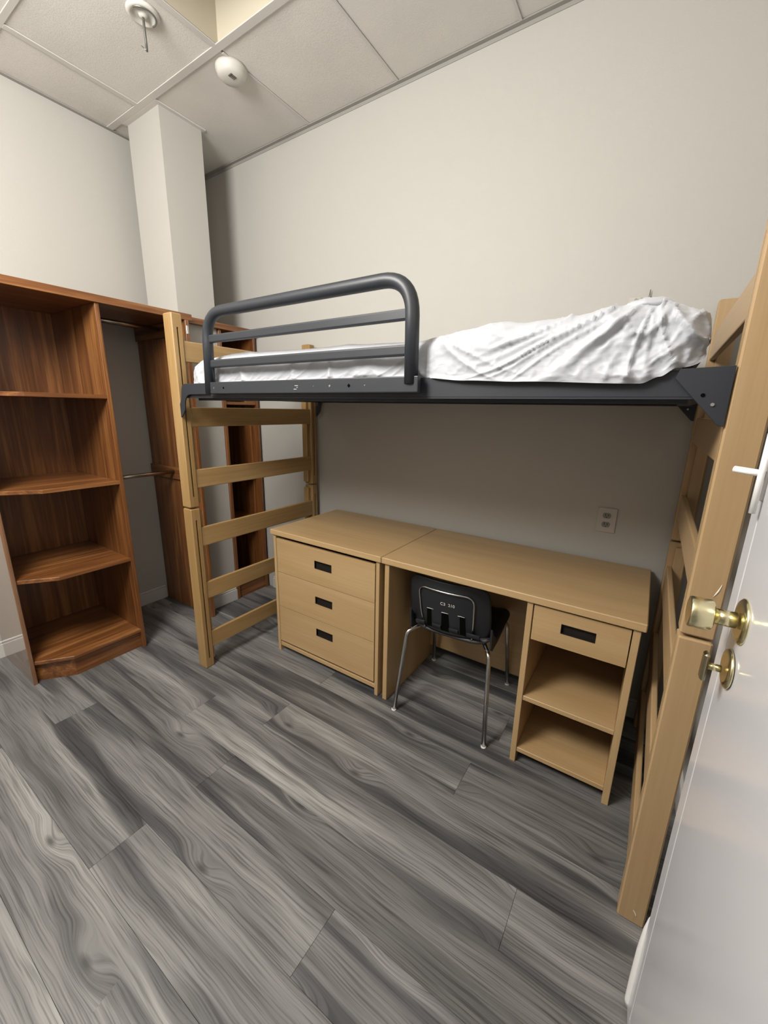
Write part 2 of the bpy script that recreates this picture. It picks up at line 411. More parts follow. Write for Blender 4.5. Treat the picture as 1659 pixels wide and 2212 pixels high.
for q in range(5): box(bm, .365+.012, .365+.034, -.53+q*.007, -.527+q*.007, ZC-.0475, ZC-.0435)
obj('vent', bm, M['grey_metal'], t)

# ------------------------------------------------------------------ wardrobe (corner tower + hanging bay)
FX = -.075                                   # front plane
W = thing('open_wardrobe', (-.35, -1.05, 0), 'brown cherry-laminate open wardrobe with corner shelves and a hanging bay, left of the bed ladder', 'wardrobe')
def wp(name, bm, mk, par=None, label=None):
    o = obj(name, bm, M[mk], par or W)
    if label: o['label'] = label
    return o
def poly_shelf(x_in, y_r, z0, z1, dx=0.0):
    bm = new()
    p = [(-.618, -1.53), (-.185-dx, -1.53), (FX-.004-dx, -1.388), (FX-.004-dx, y_r), (-.618, y_r)]
    fs = prism(bm, p, z0, z1)
    bmesh.ops.bevel(bm, geom=[e for e in bm.edges if abs(e.verts[0].co.z-e.verts[1].co.z) < 1e-6], offset=.002, segments=1, affect='EDGES')
    return bm
wp('side_panel', B(-.622, -.175, -1.548, -1.53, 0, 1.905, bev=.0015), 'cherry_gloss')
wp('side_panel', B(-.622, FX, -1.05, -1.03, 0, 1.905, bev=.0015), 'cherryZ')
wp('side_panel', B(-.622, -.060, -.592, -.570, 0, 1.905, bev=.0015), 'cherryZ')
wp('back_panel', B(-.628, -.618, -1.53, -1.05, 0, 1.905), 'cherryZ')
bm = new(); prism(bm, [(-.628, -1.56), (-.19, -1.56), (-.065, -1.40), (-.065, -.545), (-.628, -.545)], 1.905, 1.941)
bmesh.ops.bevel(bm, geom=[e for e in bm.edges if abs(e.verts[0].co.z-e.verts[1].co.z) < 1e-6], offset=.002, segments=1, affect='EDGES')
wp('top_board', bm, 'cherryY')
for zt in (1.469, 1.021, .575, .124):
    wp('shelf', poly_shelf(0, -1.05, zt-.02, zt), 'cherryY')
bm = new(); prism(bm, [(-.60, -1.53), (-.215, -1.53), (-.100, -1.383), (-.100, -1.05), (-.118, -1.05), (-.118, -1.378), (-.226, -1.512), (-.60, -1.512)], 0, .104)
wp('toe_kick', bm, 'cherryY')
for zc, nm in ((1.872, 'x'), (.995, 'y')):
    bm = new(); tube(bm, [(-.33, -1.03, zc), (-.33, -.592, zc)], .012, 14); wp('hanging_rod', bm, 'rod', label='metal hanging rod')
    c = wp('rod_cleat', B(-.618, -.10, -.606, -.592, zc-.05, zc+.03, bev=.001), 'cherryX')
    bm = new(); tube(bm, [(-.33, -1.03, zc), (-.33, -1.022, zc)], .022, 16); wp('rod_flange', bm, 'rod')
wp('wall_bracket', B(-.062, -.058, -.588, -.574, 1.83, 1.875, bev=.001), 'bolt', label='small metal plate on the panel edge')

# narrow shelf unit in the corner, behind the bed ladder
NX = -.150
Nn = thing('narrow_bookcase', (-.3, -.16, 0), 'tall narrow brown bookcase in the far corner, seen through the bed ladder', 'bookcase')
def npart(name, bm, mk):
    return obj(name, bm, M[mk], Nn)
npart('side_panel', B(-.60, NX, -.314, -.292, 0, 1.905, bev=.0015), 'cherryZ')
npart('side_panel', B(-.60, NX, -.040, -.020, 0, 1.905, bev=.0015), 'cherryZ')
npart('back_panel', B(-.61, -.60, -.314, -.02, 0, 1.905), 'cherryZ')
for zt in (1.700, 1.455, .98, .60, .12):
    npart('shelf', B(-.60, NX-.006, -.292, -.04, zt-.02, zt, bev=.0015), 'cherryY')
npart('cleat', B(NX-.03, NX-.012, -.12, -.04, 1.455, 1.52), 'cherryY')
npart('toe_kick', B(NX-.025, NX-.012, -.292, -.04, 0, .10), 'cherryY')
bm = new(); box(bm, -.165, -.128, -.545, -.0, 1.906, 1.941, bev=.002); box(bm, -.60, -.165, -.313, -.0, 1.906, 1.941, bev=.002)
npart('top_board', bm, 'cherryY')

# ------------------------------------------------------------------ loft bed
BED = thing('loft_bed', (1.42, -.49, 0), 'raised loft bed with wooden ladder ends and a black steel frame', 'bed')
ZJ, ZTOP = .918, 1.83
def post(x0, x1, y0, y1, z0, z1, slot_side, mk, sz):
    """rounded post; slot_side +1: slot on +X face, -1: on -X face; sz = (slot z0, slot z1)"""
    bm = new(); c = .004
    yc = (y0+y1)/2; hw = .0042; d = .022
    plainp = [(x0+c, y0), (x1-c, y0), (x1, y0+c), (x1, y1-c), (x1-c, y1), (x0+c, y1), (x0, y1-c), (x0, y0+c)]
    if slot_side > 0:
        sp = [(x0+c, y0), (x1-c, y0), (x1, y0+c), (x1, yc-hw), (x1-d, yc-hw), (x1-d, yc+hw), (x1, yc+hw), (x1, y1-c), (x1-c, y1), (x0+c, y1), (x0, y1-c), (x0, y0+c)]
    else:
        sp = [(x0+c, y0), (x1-c, y0), (x1, y0+c), (x1, y1-c), (x1-c, y1), (x0+c, y1), (x0, y1-c), (x0, yc+hw), (x0+d, yc+hw), (x0+d, yc-hw), (x0, yc-hw), (x0, y0+c)]
    def sh(p, k):   # end chamfer
        cx, cy = (x0+x1)/2, yc
        return [(cx+(a-cx)*k, cy+(b3-cy)*k) for a, b3 in p]
    prism(bm, plainp, z0+.004, sz[0]); prism(bm, sp, sz[0], sz[1]); prism(bm, plainp, sz[1], z1-.004)
    for za, zb in ((z0+.004, z0), (z1-.004, z1)):
        lo = [bm.verts.new((*p, za)) for p in plainp]; hi = [bm.verts.new((*p, zb)) for p in sh(plainp, .88)]
        bm.faces.new(hi)
        for i in range(8): bm.faces.new((lo[i], lo[(i+1) % 8], hi[(i+1) % 8], hi[i]))
    o = obj('post', bm, M[mk+'Z'], BED)
    xx = x1-d+.0005 if slot_side > 0 else x0+d-.0005
    obj('slot', B(xx-.001, xx+.001, yc-hw, yc+hw, sz[0], sz[1]), M['dark_hole'], o)
    return o
yf0, yf1, yb0, yb1 = -.956, -.905, -.075, -.026
rails_z = [(.112, .208), (.405, .502), (.706, .810), (1.018, 1.112), (1.322, 1.416), (1.622, 1.716)]
def bed_end(xa, xb, side, mk, shift=0):
    xin = xb if side > 0 else xa
    for (y0, y1) in ((yf0, yf1), (yb0, yb1)):
        post(xa, xb, y0, y1, 0, ZJ-.003, side, mk, (.055, .855))
        post(xa, xb, y0, y1, ZJ+.005, ZTOP-(.02 if side > 0 and y0 > -.5 else 0), side, mk, (.978, 1.77))
    for y0, y1 in ((yf1, yf1+.022), (yb0-.022, yb0)):
        xm0, xm1 = (xa+.006, xb-.022) if side > 0 else (xa+.022, xb-.006)
        obj('stile', B(xm0, xm1, y0, y1, .03, ZJ-.02, bev=.003), M[mk+'Z'], BED)
        obj('stile', B(xm0, xm1, y0, y1, ZJ+.02, ZTOP-.09, bev=.003), M[mk+'Z'], BED)
    for z0, z1 in rails_z:
        x0, x1 = (xb-.022, xb-.004) if side > 0 else (xa+.004, xa+.022)
        bm = B(x0, x1, yf1, yb0, z0, z1, bev=.004, seg=2)
        obj('rung', bm, M[mk+'Y'], BED)
bed_end(.352, .420, 1, 'oak')
bed_end(2.430, 2.497, -1, 'maple')
# scuffs on the right-hand front post
for (px, pz, h, a) in ((2.449, .995, .035, -.25), (2.474, 1.0, .03, .5), (2.481, 1.045, .035, .3), (2.468, .985, .02, -.6), (2.470, .040, .022, -.5)):
    bm = new(); 
    pts = [(px+math.sin(a)*h*(t-.5)+.002*math.sin(t*3), yf0-.0006, pz+math.cos(a)*h*(t-.5)) for t in (0, .25, .5, .75, 1)]
    tube(bm, pts, .0016, 5, taper=[.3, 1, 1.2, .8, .2], ry=.0005)
    obj('scuff_mark', bm, M['scuff'], BED)
# steel deck frame
def angle_rail(y_out, inward):
    bm = new()
    y2 = y_out+inward*.004; y3 = y_out+inward*.045
    box(bm, .445, 2.42, y_out, y2, 1.462, 1.518, .001)
    box(bm, .445, 2.42, y_out, y3, 1.458, 1.462)
    return bm
obj('side_rail', angle_rail(-.946, 1), M['black_steel'], BED)
obj('side_rail', angle_rail(-.034, -1), M['black_steel'], BED)
bm = new(); box(bm, .447, .487, -.942, -.038, 1.458, 1.50, .002); obj('end_bar', bm, M['black_steel'], BED)
bm = new(); box(bm, 2.362, 2.402, -.942, -.038, 1.458, 1.50, .002); obj('end_bar', bm, M['black_steel'], BED)
for i in range(6):
    x = .72+i*.29
    obj('deck_strap', B(x, x+.05, -.942, -.038, 1.464, 1.468), M['black_steel'], BED)
for i in range(3):
    yy = -.74+i*.22
    obj('deck_strap', B(.487, 2.362, yy, yy+.04, 1.468, 1.472), M['black_steel'], BED)
# rear lip that closes the view under the deck
obj('deck_lip', B(.487, 2.362, -.90, -.895, 1.448, 1.466), M['black_steel'], BED)
# brackets hooking into the post slots
def plate(pts, y0, y1, extra=None):
    bm = new(); prism(bm, pts, y0, y1, axis='y')
    es = [e for e in bm.edges]
    bmesh.ops.bevel(bm, geom=es, offset=.0008, segments=1, affect='EDGES'); return bm
for yy in (-.958, -.030):
    rb = [(2.330, 1.500), (2.336, 1.520), (2.428, 1.524), (2.428, 1.402), (2.418, 1.404)]
    o = obj('bracket', plate(rb, yy, yy+.006), M['black_steel'], BED)
    bm = new(); tube(bm, [(2.402, yy-.003, 1.447), (2.402, yy+.002, 1.447)], .0035, 10); obj('bolt', bm, M['bolt'], o)
    bm = new(); tube(bm, [(2.383, yy-.0015, 1.466), (2.383, yy+.002, 1.466)], .004, 10); obj('bolt_hole', bm, M['dark_hole'], o)
    # left: gooseneck shaped bracket
    pl = [(.655, 1.520), (.478, 1.520)] + [(.478-.030*math.sin(a), 1.490+.030*math.cos(a)) for a in (.4, .8, 1.2, 1.57)] + [(.440, 1.45), (.424, 1.43), (.424, 1.368), (.440, 1.378), (.462, 1.405)] + [(.512-.046*math.cos(a), 1.428+.046*math.sin(a)) for a in (.0, .4, .8, 1.2, 1.57)] + [(.655, 1.474)]
    obj('bracket', plate(pl, yy if yy < -.5 else yy+.0, yy+.006), M['black_steel'], BED)
# guard rail
GR = thing('guard_rail', (1.18, -.965, 1.47), 'charcoal tubular steel guard rail clamped along the left half of the bed', 'guard rail')
yg = -.972
bm = new()
path = [(.692, yg, 1.474), (.706, yg, 1.790), (1.678, yg, 1.790), (1.682, yg, 1.50)]
tube(bm, fillet(path, .105, 10), .021, 18, ry=.021)
obj('hoop', bm, M['black_steel'], GR, smooth=True)
for zc in (1.691, 1.594):
    bm = B(.715, 1.668, yg-.009, yg+.009, zc-.016, zc+.016, bev=.006, seg=2)
    obj('crossbar', bm, M['black_steel'], GR)
bm = new(); box(bm, .672, 1.712, yg-.012, yg+.006, 1.474, 1.521, bev=.003, seg=2)
sl = obj('sleeve', bm, M['black_steel'], GR)
for xx, rr, mk in ((1.456, .006, 'dark_hole'), (1.374, .0035, 'bolt'), (.80, .004, 'dark_hole'), (.735, .0045, 'grey_metal'), (1.30, .0012, 'bolt'), (1.52, .0018, 'bolt')):
    bm = new(); tube(bm, [(xx, yg-.0132, 1.497), (xx, yg-.011, 1.497)], rr, 12 if rr < .006 else 4); obj('bolt', bm, M[mk], sl)
for xx, zz, ww in ((1.218, 1.500, .008), (1.212, 1.488, .007), (1.222, 1.494, .003)):
    obj('scratch', B(xx-ww, xx+ww, yg-.0127, yg-.0119, zz-.0008, zz+.0008), M['print'], sl)

# ------------------------------------------------------------------ mattress with wrinkled white cover
MT = thing('mattress', (1.42, -.49, 1.475), 'mattress in a wrinkled white cover on the loft bed, bunched up at the right end', 'mattress')
obj('mattress_body', B(.50, 2.34, -.90, -.06, 1.476, 1.595, bev=.03, seg=3), M['mattress'], MT)
def interp(x, tab):
    if x <= tab[0][0]: return tab[0][1]
    for (a, va), (b2, vb) in zip(tab, tab[1:]):
        if x <= b2:
            t = (x-a)/(b2-a); t = t*t*(3-2*t); return va+(vb-va)*t
    return tab[-1][1]
def fn(x, y, z): return noise.noise(Vector((x, y, z)))
def ridge(x, y, z): return 1-abs(noise.noise(Vector((x, y, z))))*2
def cover():
    bm = new()
    NXs, NP = 420, 120
    top = [(.47, 1.612), (.56, 1.628), (.80, 1.640), (1.25, 1.634), (1.66, 1.628), (1.72, 1.632), (1.83, 1.642), (1.96, 1.645), (2.10, 1.649), (2.18, 1.660), (2.26, 1.670), (2.31, 1.655), (2.36, 1.64)]
    bot = [(.47, 1.515), (1.68, 1.520), (1.72, 1.516), (1.85, 1.506), (2.0, 1.500), (2.265, 1.491), (2.30, 1.505), (2.33, 1.523), (2.37, 1.525)]
    frt = [(.47, -.925), (.70, -.938), (1.705, -.936), (1.76, -.958), (1.9, -.966), (2.2, -.966), (2.31, -.960), (2.345, -.950), (2.37, -.94)]
    rows = []
    for i in range(NXs+1):
        u = i/NXs; x = .475+u*(2.378-.475)
        ex = min((x-.475)/.055, 1); e2 = min((2.378-x)/.04, 1)
        ef = min(math.sqrt(max(0, 1-(1-ex)**2)), math.sqrt(max(0, 1-(1-e2)**2)))
        T, Bt, F = interp(x, top), interp(x, bot), interp(x, frt)
        Y1 = -.045; row = []
        yc = (F+Y1)/2; zc = (T+Bt)/2
        r = .045
        # profile: front bottom -> front top (rounded) -> back top -> back bottom
        L1 = T-Bt-r; La = r*PI/2; L2 = Y1-F-2*r; tot = 2*L1+2*La+L2
        for j in range(NP+1):
            tt = j/NP
            # denser on the front
            s = tot*(tt**1.9)
            if s < L1: yy, zz, ny, nz = F, Bt+s, -1, 0
            elif s < L1+La:
                a = (s-L1)/r; yy, zz = F+r-r*math.cos(a), T-r+r*math.sin(a); ny, nz = -math.cos(a), math.sin(a)
            elif s < L1+La+L2: yy, zz, ny, nz = F+r+(s-L1-La), T, 0, 1
            elif s < L1+2*La+L2:
                a = (s-L1-La-L2)/r; yy, zz = Y1-r+r*math.sin(a), T-r+r*math.cos(a); ny, nz = math.sin(a), math.cos(a)
            else: yy, zz, ny, nz = Y1, T-r-(s-L1-2*La-L2), 1, 0
            # wrinkles
            h = s
            right = max(0, min(1, (x-1.70)/.12)); fall = min(1, h/.012)
            topf = 1 if ny < -.3 else .45
            px_, pz_ = x-2.275, (zz-1.675)*1.9-(yy-F)*.6
            ang = math.atan2(-pz_+.02, -px_+.02*fn(x*4, zz*5, 3)); rad = math.hypot(px_, pz_)
            warp = .10*fn(x*4, h*6, 1.7)
            radial = ridge((ang+warp)*3.6, rad*1.1, 4.4)**5*.013*min(1, rad/.10)+ridge((ang+warp)*8.5, rad*2.2, 9.4)**3*.006*min(1, rad/.12)
            sweep = ridge(x*1.6, (h+.42*(x-1.70)+.04*fn(x*3, h*4, 8))*13, 2.6)**5*.016
            wgt = max(0, min(1, (x-1.78)/.25)); 
            d = (sweep*(1-wgt)+radial*wgt)*right*topf
            if x > 2.12:
                e3 = min(1, (x-2.12)/.10)
                d += e3*(ridge(x*10+h*8, h*9-x*9, 5.5)**5*.011+ridge(x*24-h*14, h*22+x*8, 6.6)**4*.0055+ridge(x*46+h*20, h*38, 2.1)**3*.002-.002)*(1 if ny < -.3 else .6)
            if x < 1.72:
                g = max(0, 1-h/.10); lw = 1-right
                wob = .5*fn(x*2.3, h*5, 3.3)
                d += lw*(ridge(x*7+h*14*fn(x*1.1, 0, 5)+wob, h*2.5, 2.2)**4*.013*(g**.6)*topf+ridge(x*2.5, (yy+zz)*5, 8.1)**4*.006*(1-g)+ridge(x*19-h*30, h*5, 1.1)**3*.004*g)
            d += fn(x*14, h*16, 9)*.0014+ridge(x*30+h*11, h*34-x*12, 3.9)**4*.0022*(.4+.6*right)
            d = (d-.004)*fall
            if ny > -.5: zz += .030*math.sin(PI*max(0, min(1, (yy-F)/(Y1-F))))*ef
            rr_ = .5+.5*ef
            yy2 = yy if yy > yc else yc+(yy-yc)*(1-.045*(1-ef)); zz2 = zc+(zz-zc)*(.55+.45*ef)
            zlift = -(1-ef)*.012
            row.append(bm.verts.new((x+(.006*fn(h*20, x*3, 6)), yy2+ny*d, zz2+nz*d*.8+zlift*(zz > zc))))
        rows.append(row)
    for i in range(NXs):
        for j in range(NP):
            f = bm.faces.new((rows[i][j], rows[i][j+1], rows[i+1][j+1], rows[i+1][j])); f.smooth = True
    for rw in (rows[0], rows[-1]): bm.faces.new(rw)
    return bm
o = obj('cover', cover(), M['sheet'], MT); o['label'] = 'wrinkled white cover'
bm = new()   # knot of bunched plastic near the head
for (cx, cz, r) in ((2.255, 1.672, .020),):
    bmesh.ops.create_uvsphere(bm, u_segments=28, v_segments=16, radius=1)
    for v in bm.verts:
        n = v.co.copy(); k2 = 1+.12*ridge(n.x*3, n.y*3, n.z*3)
        v.co = Vector((cx+n.x*.050*k2, -.90+n.y*.05*k2, cz-.014+n.z*.019*k2))
obj('bunched_knot', bm, M['sheet'], MT, smooth=True)

# ------------------------------------------------------------------ chest of drawers
HT = .762
CH = thing('chest_of_drawers', (.965, -.31, 0), 'maple chest with three wide drawers under the left half of the bed', 'dresser')
def box_part(par, name, mk, *a, bev=.0015):
    return obj(name, B(*a, bev=bev), M[mk], par)
box_part(CH, 'top_board', 'deskX', .588, 1.340, -.603, -.020, HT-.030, HT, bev=.003)
box_part(CH, 'side_panel', 'deskZ', .600, .620, -.592, -.030, 0, HT-.030)
box_part(CH, 'side_panel', 'deskZ', 1.306, 1.326, -.592, -.030, 0, HT-.030)
box_part(CH, 'back_panel', 'deskZ', .620, 1.306, -.045, -.035, .03, HT-.030)
box_part(CH, 'bottom_rail', 'deskX', .620, 1.306, -.588, -.570, .035, .058)
box_part(CH, 'base_panel', 'deskX', .620, 1.306, -.560, -.045, .058, .066)
def drawer(par, x0, x1, yf, z0, z1, hx0, hx1, hz0, hz1, depth=.5):
    t_ = .019
    bm = new()
    for a in ((x0, hx0, z0, z1), (hx1, x1, z0, z1), (hx0, hx1, z0, hz0), (hx0, hx1, hz1, z1)):
        box(bm, a[0], a[1], yf, yf+t_, a[2], a[3])
    bmesh.ops.remove_doubles(bm, verts=bm.verts, dist=1e-5)
    # drawer box behind
    box(bm, x0+.01, x0+.02, yf+t_, yf+depth, z0+.01, z1-.03); box(bm, x1-.02, x1-.01, yf+t_, yf+depth, z0+.01, z1-.03)
    box(bm, x0+.01, x1-.01, yf+t_, yf+depth, z0+.006, z0+.012)
    d = obj('drawer', bm, M['deskX'], par)
    bm = new(); box(bm, hx0, hx1, yf+.010, yf+.0188, hz0, hz1)
    e = .0022
    for a in ((hx0, hx1, hz1-e, hz1), (hx0, hx1, hz0, hz0+e), (hx0, hx0+e, hz0, hz1), (hx1-e, hx1, hz0, hz1)):
        box(bm, a[0], a[1], yf-.0012, yf+.010, a[2], a[3])
    obj('recessed_pull', bm, M['handle_dark'], d)
zs = [(.516, .716, .598, .645), (.302, .512, .380+.043, .430+.037), (.072, .298, .195+.037, .245+.033)]
zs = [(.516, .716, .600, .644), (.302, .512, .420-.0, .4640-.034+.030), (.072, .298, .205+.010, .250+.005)]
drawer(CH, .625, 1.301, -.592, .514, .712, .912, 1.029, .600, .644)
drawer(CH, .625, 1.301, -.592, .300, .5115, .912, 1.031, .384+.012, .430+.008)
drawer(CH, .625, 1.301, -.592, .074, .2975, .914, 1.031, .193+.010, .238+.008)
# ------------------------------------------------------------------ desk
DK = thing('desk', (1.86, -.31, 0), 'maple desk with one drawer over two open shelves, beside the chest', 'desk')
box_part(DK, 'desk_top', 'deskX', 1.3425, 2.386, -.603, -.020, HT-.030, HT, bev=.003)
box_part(DK, 'side_panel', 'deskZ', 1.356, 1.380, -.592, -.030, 0, HT-.030)
box_part(DK, 'side_panel', 'deskZ', 2.004, 2.026, -.592, -.030, 0, HT-.030)
box_part(DK, 'side_panel', 'deskZ', 2.350, 2.373, -.592, -.030, 0, HT-.030)
box_part(DK, 'back_panel', 'deskX', 1.380, 2.004, -.115, -.100, .072, HT-.030)
box_part(DK, 'back_panel', 'deskX', 2.026, 2.350, -.050, -.040, .05, HT-.030)
box_part(DK, 'shelf', 'deskX', 2.026, 2.350, -.588, -.050, .302, .322)
box_part(DK, 'shelf', 'deskX', 2.026, 2.350, -.588, -.050, .052, .072)
drawer(DK, 2.030, 2.346, -.590, .580, .724, 2.130, 2.245, .638, .676, .45)

# ------------------------------------------------------------------ chair
CHR = thing('school_chair', (1.66, -.34, 0), 'black plastic school chair with chrome legs pushed under the desk, back to the viewer', 'chair')
ca = math.radians(4.0); cx0, cy0 = 1.650, -.335
def cw(p):
    x, y, z = p
    return (cx0+x*math.cos(ca)-y*math.sin(ca), cy0+x*math.sin(ca)+y*math.cos(ca), z)
def shell(fun, nu, nv, th):
    """closed sheet: fun(u,v)->Vector centre surface ; thickness th along normal"""
    bm = new(); P0 = [[Vector(fun(i/nu, j/nv)) for j in range(nv+1)] for i in range(nu+1)]
    A, Bk = [], []
    for i in range(nu+1):
        ra, rb = [], []
        for j in range(nv+1):
            du = P0[min(i+1, nu)][j]-P0[max(i-1, 0)][j]; dv = P0[i][min(j+1, nv)]-P0[i][max(j-1, 0)]
            n = du.cross(dv); n = n.normalized() if n.length > 1e-9 else Vector((0, 1, 0))
            ra.append(bm.verts.new(cw(P0[i][j]+n*th/2))); rb.append(bm.verts.new(cw(P0[i][j]-n*th/2)))
        A.append(ra); Bk.append(rb)
    for i in range(nu):
        for j in range(nv):
            for G, fl_ in ((A, 0), (Bk, 1)):
                q = [G[i][j], G[i+1][j], G[i+1][j+1], G[i][j+1]]
                f = bm.faces.new(q if not fl_ else q[::-1]); f.smooth = True
    bd = [(i, 0) for i in range(nu)]+[(nu, j) for j in range(nv)]+[(nu-i, nv) for i in range(nu)]+[(0, nv-j) for j in range(nv)]
    for a, b2 in zip(bd, bd[1:]+bd[:1]):
        bm.faces.new((A[a[0]][a[1]], A[b2[0]][b2[1]], Bk[b2[0]][b2[1]], Bk[a[0]][a[1]]))
    return bm
def sq(u, v, k=.55):     # rounded-rectangle warp of the unit square (superellipse-ish)
    a, b2 = 2*u-1, 2*v-1
    m_ = max(abs(a), abs(b2))
    if m_ < 1e-9: return 0, 0
    n_ = 6.0
    l = (abs(a)**n_+abs(b2)**n_)**(1/n_)
    return a*m_/l, b2*m_/l
def back(u, v):
    a, b2 = sq(u, v)
    hw = .192-.008*(b2 > 0)*b2
    x = a*hw-.014; z = .566+b2*.138
    yb = -.175-.05*(z-.43)/.27 + .045*a*a - .012*(b2 > .6)*(b2-.6)**2
    return (x, yb, z)
bk = obj('backrest', shell(back, 40, 24, .008), M['shell'], CHR)
def seat(u, v):
    a, b2 = sq(u, v)
    x = a*.20; y = .02+b2*.195
    z = .440-.010*(1-a*a)*(1-b2*b2) + .012*abs(a)**3 - .030*max(0, b2-.5)**2*4*.5
    edge = max(abs(a), abs(b2)); z -= .05*max(0, edge-.86)**1.0*3.2
    return (x, y, z)
obj('seat', shell(seat, 40, 40, .008), M['shell'], CHR)
# skirt joining back to seat, with slots between four ribs
def rib(x0, x1):
    bm = new(); prof = []
    for t in [i/10 for i in range(11)]:
        z = .47-.045*t; y = -.196+.055*t*t
        prof.append((y, z))
    lo = []
    for (y, z) in prof:
        lo.append([bm.verts.new(cw((x0, y, z))), bm.verts.new(cw((x1, y, z))), bm.verts.new(cw((x1, y+.008, z+.002))), bm.verts.new(cw((x0, y+.008, z+.002)))])
    for a, b2 in zip(lo, lo[1:]):
        for k in range(4): bm.faces.new((a[k], a[(k+1) % 4], b2[(k+1) % 4], b2[k]))
    bm.faces.new(lo[0]); bm.faces.new(lo[-1]); return bm
for x0, x1 in ((-.162, -.118), (-.080, -.038), (.002, .044), (.084, .142)):
    obj('rib', rib(x0, x1), M['shell'], CHR)
# side skirts of the shell
for s in (-1, 1):
    bm = new()
    prism(bm, [(-.185, .425), (-.160, .400), (-.06, .398), (.06, .41), (.06, .432), (-.10, .436), (-.15, .47), (-.19, .52)], s*.192-.004, s*.192+.004, axis='x')
    for v in bm.verts: v.co = Vector(cw(v.co))
    bmesh.ops.recalc_face_normals(bm, faces=bm.faces)
    obj('seat_flange', bm, M['shell'], CHR)
# slots on the back
def backy(x, z):
    a = (x+.014)/.192
    return -.175-.05*(z-.43)/.27+.045*a*a
for xx in (-.092, -.018, .056):
    bm = new(); zt = .545; zb = .445
    for (z0, z1) in ((zb, zt),):
        vs = []
        for z, wd in ((z0, .020), (z1, .016)):
            for sx in (-1, 1):
                vs.append(Vector((xx+sx*wd, backy(xx, z)-.0052, z)))
        q = [bm.verts.new(cw(p)) for p in vs]; bm.faces.new((q[0], q[1], q[3], q[2]))
        q2 = [bm.verts.new(cw(p+Vector((0, .002, 0)))) for p in vs]; bm.faces.new((q2[0], q2[1], q2[3], q2[2]))
        for a, b2 in ((0, 1), (1, 3), (3, 2), (2, 0)): bm.faces.new((q[a], q[b2], q2[b2], q2[a]))
    s_ = obj('slot', bm, M['dark_hole'], bk)
    bm = new(); tube(bm, [cw((xx-.016, backy(xx, zt)-.006, zt)), cw((xx+.016, backy(xx, zt)-.006, zt))], .0012, 6)
    obj('slot_lip', bm, M['print'], bk)
# back hoop (chrome)
def by(x, z, o=.009): return (x, backy(x, z)-o, z)
bm = new(); pth = fillet([by(-.120, .420), by(-.142, .50), by(-.150, .654), by(.112, .654), by(.108, .50), by(.102, .415)], .045, 8)
dense = []
for a, b2 in zip(pth, pth[1:]):
    n_ = max(1, int((b2-a).length/.02))
    for k in range(n_): dense.append(a.lerp(b2, k/n_))
dense.append(pth[-1])
dense = [Vector((p.x, backy(p.x, p.z)-.009, p.z)) for p in dense]
tube(bm, [cw(p) for p in dense], .0042, 10, cap=True); obj('back_hoop', bm, M['chrome'], CHR)
# stamped number on the back
def text_obj(body, size, loc, rot, m, parent):
    cu = bpy.data.curves.new('stencil', 'FONT'); cu.body = body; cu.size = size; cu.extrude = .0004; cu.align_x = 'CENTER'
    tmp = bpy.data.objects.new('stencil', cu); C.objects.link(tmp)
    dg = bpy.context.evaluated_depsgraph_get(); dg.update()
    me = bpy.data.meshes.new_from_object(tmp.evaluated_get(dg)); bpy.data.objects.remove(tmp)
    o = bpy.data.objects.new('stencil', me); C.objects.link(o); me.materials.clear(); me.materials.append(m)
    o.parent = parent; pw = Vector((0, 0, 0)); p = parent
    while p is not None: pw += p.location; p = p.parent
    o.location = Vector(loc)-pw; o.rotation_euler = rot
    return o
text_obj('C3  210', .021, cw((-.005, backy(0, .590)-.0062, .585)), (PI/2+.18, 0, ca), M['print'], bk)
# legs
for s in (-1, 1):
    bm = new(); p = fillet([(s*.135, -.10, .420), (s*.165, -.17, .420), (s*.196, -.212, .405), (s*.222, -.275, 0.008)], .022, 6); tube(bm, [cw(q) for q in p], .0098, 14)
    l = obj('leg', bm, M['chrome'], CHR)
    bm = new(); q = cw((s*.2222, -.2755, 0)); tube(bm, [(q[0], q[1], 0), (q[0], q[1], .007)], .0115, 14); obj('foot_cap', bm, M['white_plastic'], l)
    bm = new(); p = fillet([(s*.135, .05, .418), (s*.175, .10, .416), (s*.195, .135, .39), (s*.212, .205, 0.008)], .035, 6); tube(bm, [cw(q) for q in p], .0098, 14)
    l = obj('leg', bm, M['chrome'], CHR)
    bm = new(); q = cw((s*.2122, .2055, 0)); tube(bm, [(q[0], q[1], 0), (q[0], q[1], .007)], .0115, 14); obj('foot_cap', bm, M['white_plastic'], l)
bm = new()
for yy in (-.10, .05): tube(bm, [cw((-.135, yy, .418)), cw((.135, yy, .418))], .0095, 12)
obj('seat_support', bm, M['chrome'], CHR)

# ------------------------------------------------------------------ wall plates
OT = thing('power_outlet', (2.182, 0, .95), 'ivory double power outlet on the wall above the desk', 'outlet')
obj('cover_plate', B(2.143, 2.222, -.006, -.0002, .893, 1.008, bev=.002), M['plate'], OT)
for zc in (.972, .930):
    bm = new(); n = 24
    prism(bm, [(2.182+.017*math.cos(2*PI*k/n), zc+max(-.0125, min(.0125, .017*math.sin(2*PI*k/n)))) for k in range(n)], -.0075, -.006, axis='y')
    r_ = obj('socket', bm, M['grey_metal'], OT)
    bm = new(); box(bm, 2.175, 2.177, -.0082, -.0074, zc-.002, zc+.008); box(bm, 2.187, 2.189, -.0082, -.0074, zc-.002, zc+.007); box(bm, 2.1805, 2.1835, -.0082, -.0074, zc-.010, zc-.006)
    obj('slot', bm, M['dark_hole'], r_)
PL2 = thing('cable_plate', (2.17, 0, 1.87), 'clear wall plate with dark cable stubs just above the mattress', 'wall plate')
obj('cover_plate', B(2.135, 2.205, -.005, -.0002, 1.80, 1.886, bev=.002), M['plate'], PL2)
